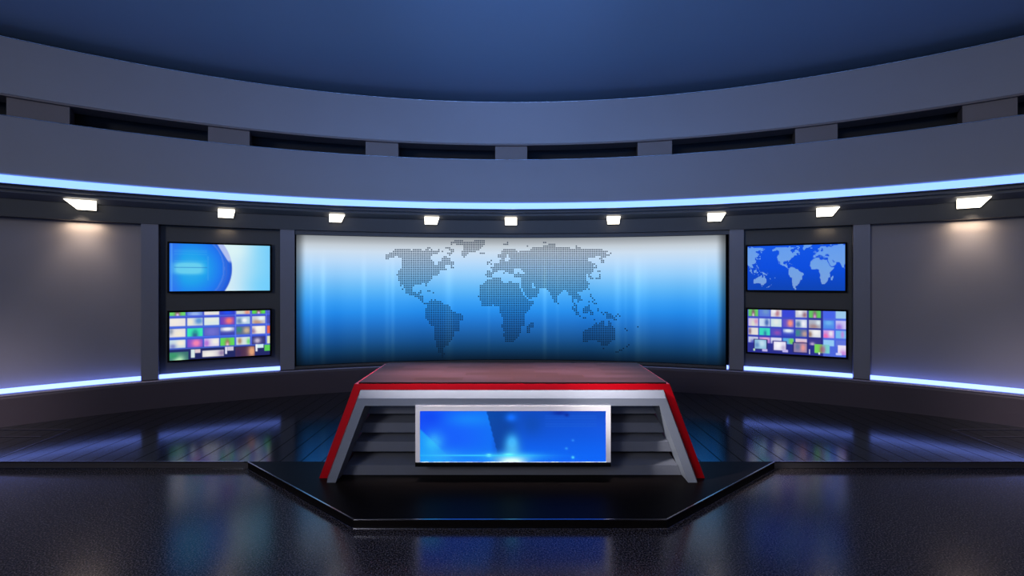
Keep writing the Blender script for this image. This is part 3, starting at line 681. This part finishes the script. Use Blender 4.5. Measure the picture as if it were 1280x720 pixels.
def desk_pic(U, V):
    X = 73 + 1145*U; Y = 68 + 314*V
    c = grad([(0,(18,84,250)),(.25,(20,100,250)),(.38,(16,110,246)),(.42,(14,84,210)),(.7,(14,82,212)),(1,(14,86,224))], U)
    c = mixv(c, (10,104,252), ss(150, 382, Y)*ss(600, 760, X)*.85)
    c = mixv(c, (16,70,186), ss(190, 68, Y)*ss(650, 720, X)*.6)
    c = mixv(c, (22,140,250), gauss(X, Y, 380, 120, 160, 45)*.75)
    c = mixv(c, (14,70,240), gauss(X, Y, 130, 110, 90, 60)*.8)
    c = mixv(c, (18,150,250), ss(250,382,Y)*ss(640,300,X)*.55)
    jag = 480 + (Y-68)*.26 + 9*np.abs(((Y/34) % 1)-.5)
    dk = ss(-3, 3, X-jag)*ss(360, 300, Y + (X-500)*.2)*ss(720, 600, X)
    c = mixv(c, (8,66,158), dk*.9)
    c = mixv(c, (10,72,170), gauss(X, Y, 760, 150, 70, 70)*.6)
    c = mixv(c, (26,170,250), ss(-8, 10, (Y-170) - (X-73)*.95 - 10)*ss(330,120,X)*.7)
    dots = ((np.floor(X/7).astype(int) + np.floor(Y/7).astype(int)) % 2)
    c = mixv(c, (70,215,250), gauss(X, Y, 160, 260, 60, 60)*(.45+.3*dots))
    c = mixv(c, (60,180,250), gauss(X, Y, 210, 350, 110, 40)*(.4+.25*dots))
    for cx, cy, sx, sy, col, a in ((635,110,34,26,(20,110,250),.9),(640,265,40,52,(60,175,252),.95),(640,330,50,60,(90,200,250),.7),(640,350,190,26,(60,200,255),.7),(640,382,85,30,(225,255,250),1),(620,340,30,9,(110,255,255),1),
                                    (497,342,16,8,(130,255,250),1),(420,343,330,4,(60,215,255),.75),(1015,355,9,8,(80,205,250),1),(975,300,9,7,(50,150,250),.9),(1015,250,8,7,(50,140,250),.8)):
        c = mixv(c, col, np.clip(gauss(X, Y, cx, cy, sx, sy)*a*1.2, 0, 1))
    c = mixv(c, (30,96,214), ((np.floor(Y/8) % 2 == 0) & (X > 840) & (X < 1160) & (Y < 170) & (Y > 95))*.35)
    c = mixv(c, (10,40,150), (gauss(X, Y, 930, 82, 40, 14) + gauss(X, Y, 978, 95, 14, 10))*.8)
    return c
display('display', lambda u, v: Vector((dx0 + (dx1-dx0)*u, zs+.010, dt + (db-dt)*v)), 230, 64, desk_pic, scr)

# ---------------------------------------------------------------- camera
cam = bpy.data.cameras.new('camera'); co = bpy.data.objects.new('camera', cam); COL.objects.link(co)
co.location = (0, 0, EYE); co.rotation_euler = (pi/2, 0, 0)
cam.sensor_width = 36; cam.lens = 36*F/1280; cam.shift_y = -(360-HZ)/1280; cam.clip_start = .05
S.camera = co

# ---------------------------------------------------------------- light
def area(name, loc, target, size, power, col, sy=None):
    l = bpy.data.lights.new(name, 'AREA'); l.energy = power; l.color = col; l.size = size
    if sy: l.shape = 'RECTANGLE'; l.size_y = sy
    o = bpy.data.objects.new(name, l); COL.objects.link(o); o.location = loc
    o.rotation_euler = (Vector(target)-Vector(loc)).to_track_quat('-Z', 'Y').to_euler()
    return o
def spot(name, loc, target, power, col, deg, blend=.8, rad=.05):
    l = bpy.data.lights.new(name, 'SPOT'); l.energy = power; l.color = col; l.spot_size = math.radians(deg); l.spot_blend = blend; l.shadow_soft_size = rad
    o = bpy.data.objects.new(name, l); COL.objects.link(o); o.location = loc
    o.rotation_euler = (Vector(target)-Vector(loc)).to_track_quat('-Z', 'Y').to_euler()
    return o
area('studio_key_light', (-4.5, -3.5, 3.8), (5.5, 4.2, 2.8), 2.0, 250, (.92, .91, .93))
area('studio_fill_light', (4.5, -3.5, 3.8), (-5, 5, 2.4), 2.0, 30, (1, .86, .86))
c_ = area('blue_uplight', (0, -3.0, 1.9), (0, .5, 4.5), 4.0, 118, (.17, .40, 1)); c_.data.spread = math.radians(85)
a_ = area('desk_top_light', (0, 3.55, 4.25), (0, 4.33, .8), 2.3, 30, (1, .93, .90), .6); a_.data.spread = math.radians(20)
b_ = area('fascia_wash_light', (0, 2.3, 4.25), (0, 7.0, 4.5), 3.2, 13, (.22, .46, 1), .2); b_.data.spread = math.radians(95)
spot('desk_side_light', (-2.4, 2.5, 2.7), (1.32, 3.98, .42), 1300, (1, .95, .92), 11, 1.0, .1)
for s_ in (-1, 1):
    spot('added_ledge_light', (s_*4.4, 1.0, 1.2), (s_*6.1, 5.0, .25), 260, (1, .86, .98), 32, 1.0, .4)  # unseen spots added to brighten the far ends of the ledge
spot('ceiling_glow_light', (0, -.5, 2.4), (0, 4.5, 4.55), 420, (.25, .45, 1), 30, 1.0, .3)
for i, px in enumerate((104, 282, 421, 539, 638.5, 767, 894, 1033, 1213)):
    t = ang(px, 9.14)
    end = i in (0, 8)
    p = pol(t, 9.13, h_hb - .012); q = pol(t, 9.19, 1.2)
    o = area('wall_light_beam', p, q, .30 if end else .18, 2.3 if end else .3, (1, .74, .48), .03)
    o.rotation_euler = (0, 0, -t)
    if end: spot('wall_light_beam', pol(t, 8.98, hlb - .03), pol(t, 9.30, 1.5), 16, (1, .80, .62), 80, 1.0, .08)
w = bpy.data.worlds.new('world'); S.world = w; w.use_nodes = True
w.node_tree.nodes['Background'].inputs[0].default_value = (.05, .055, .07, 1); w.node_tree.nodes['Background'].inputs[1].default_value = .25
S.view_settings.view_transform = 'Standard'; S.view_settings.look = 'None'; S.view_settings.gamma = 1
S.view_settings.use_curve_mapping = False; S.view_settings.exposure = 0
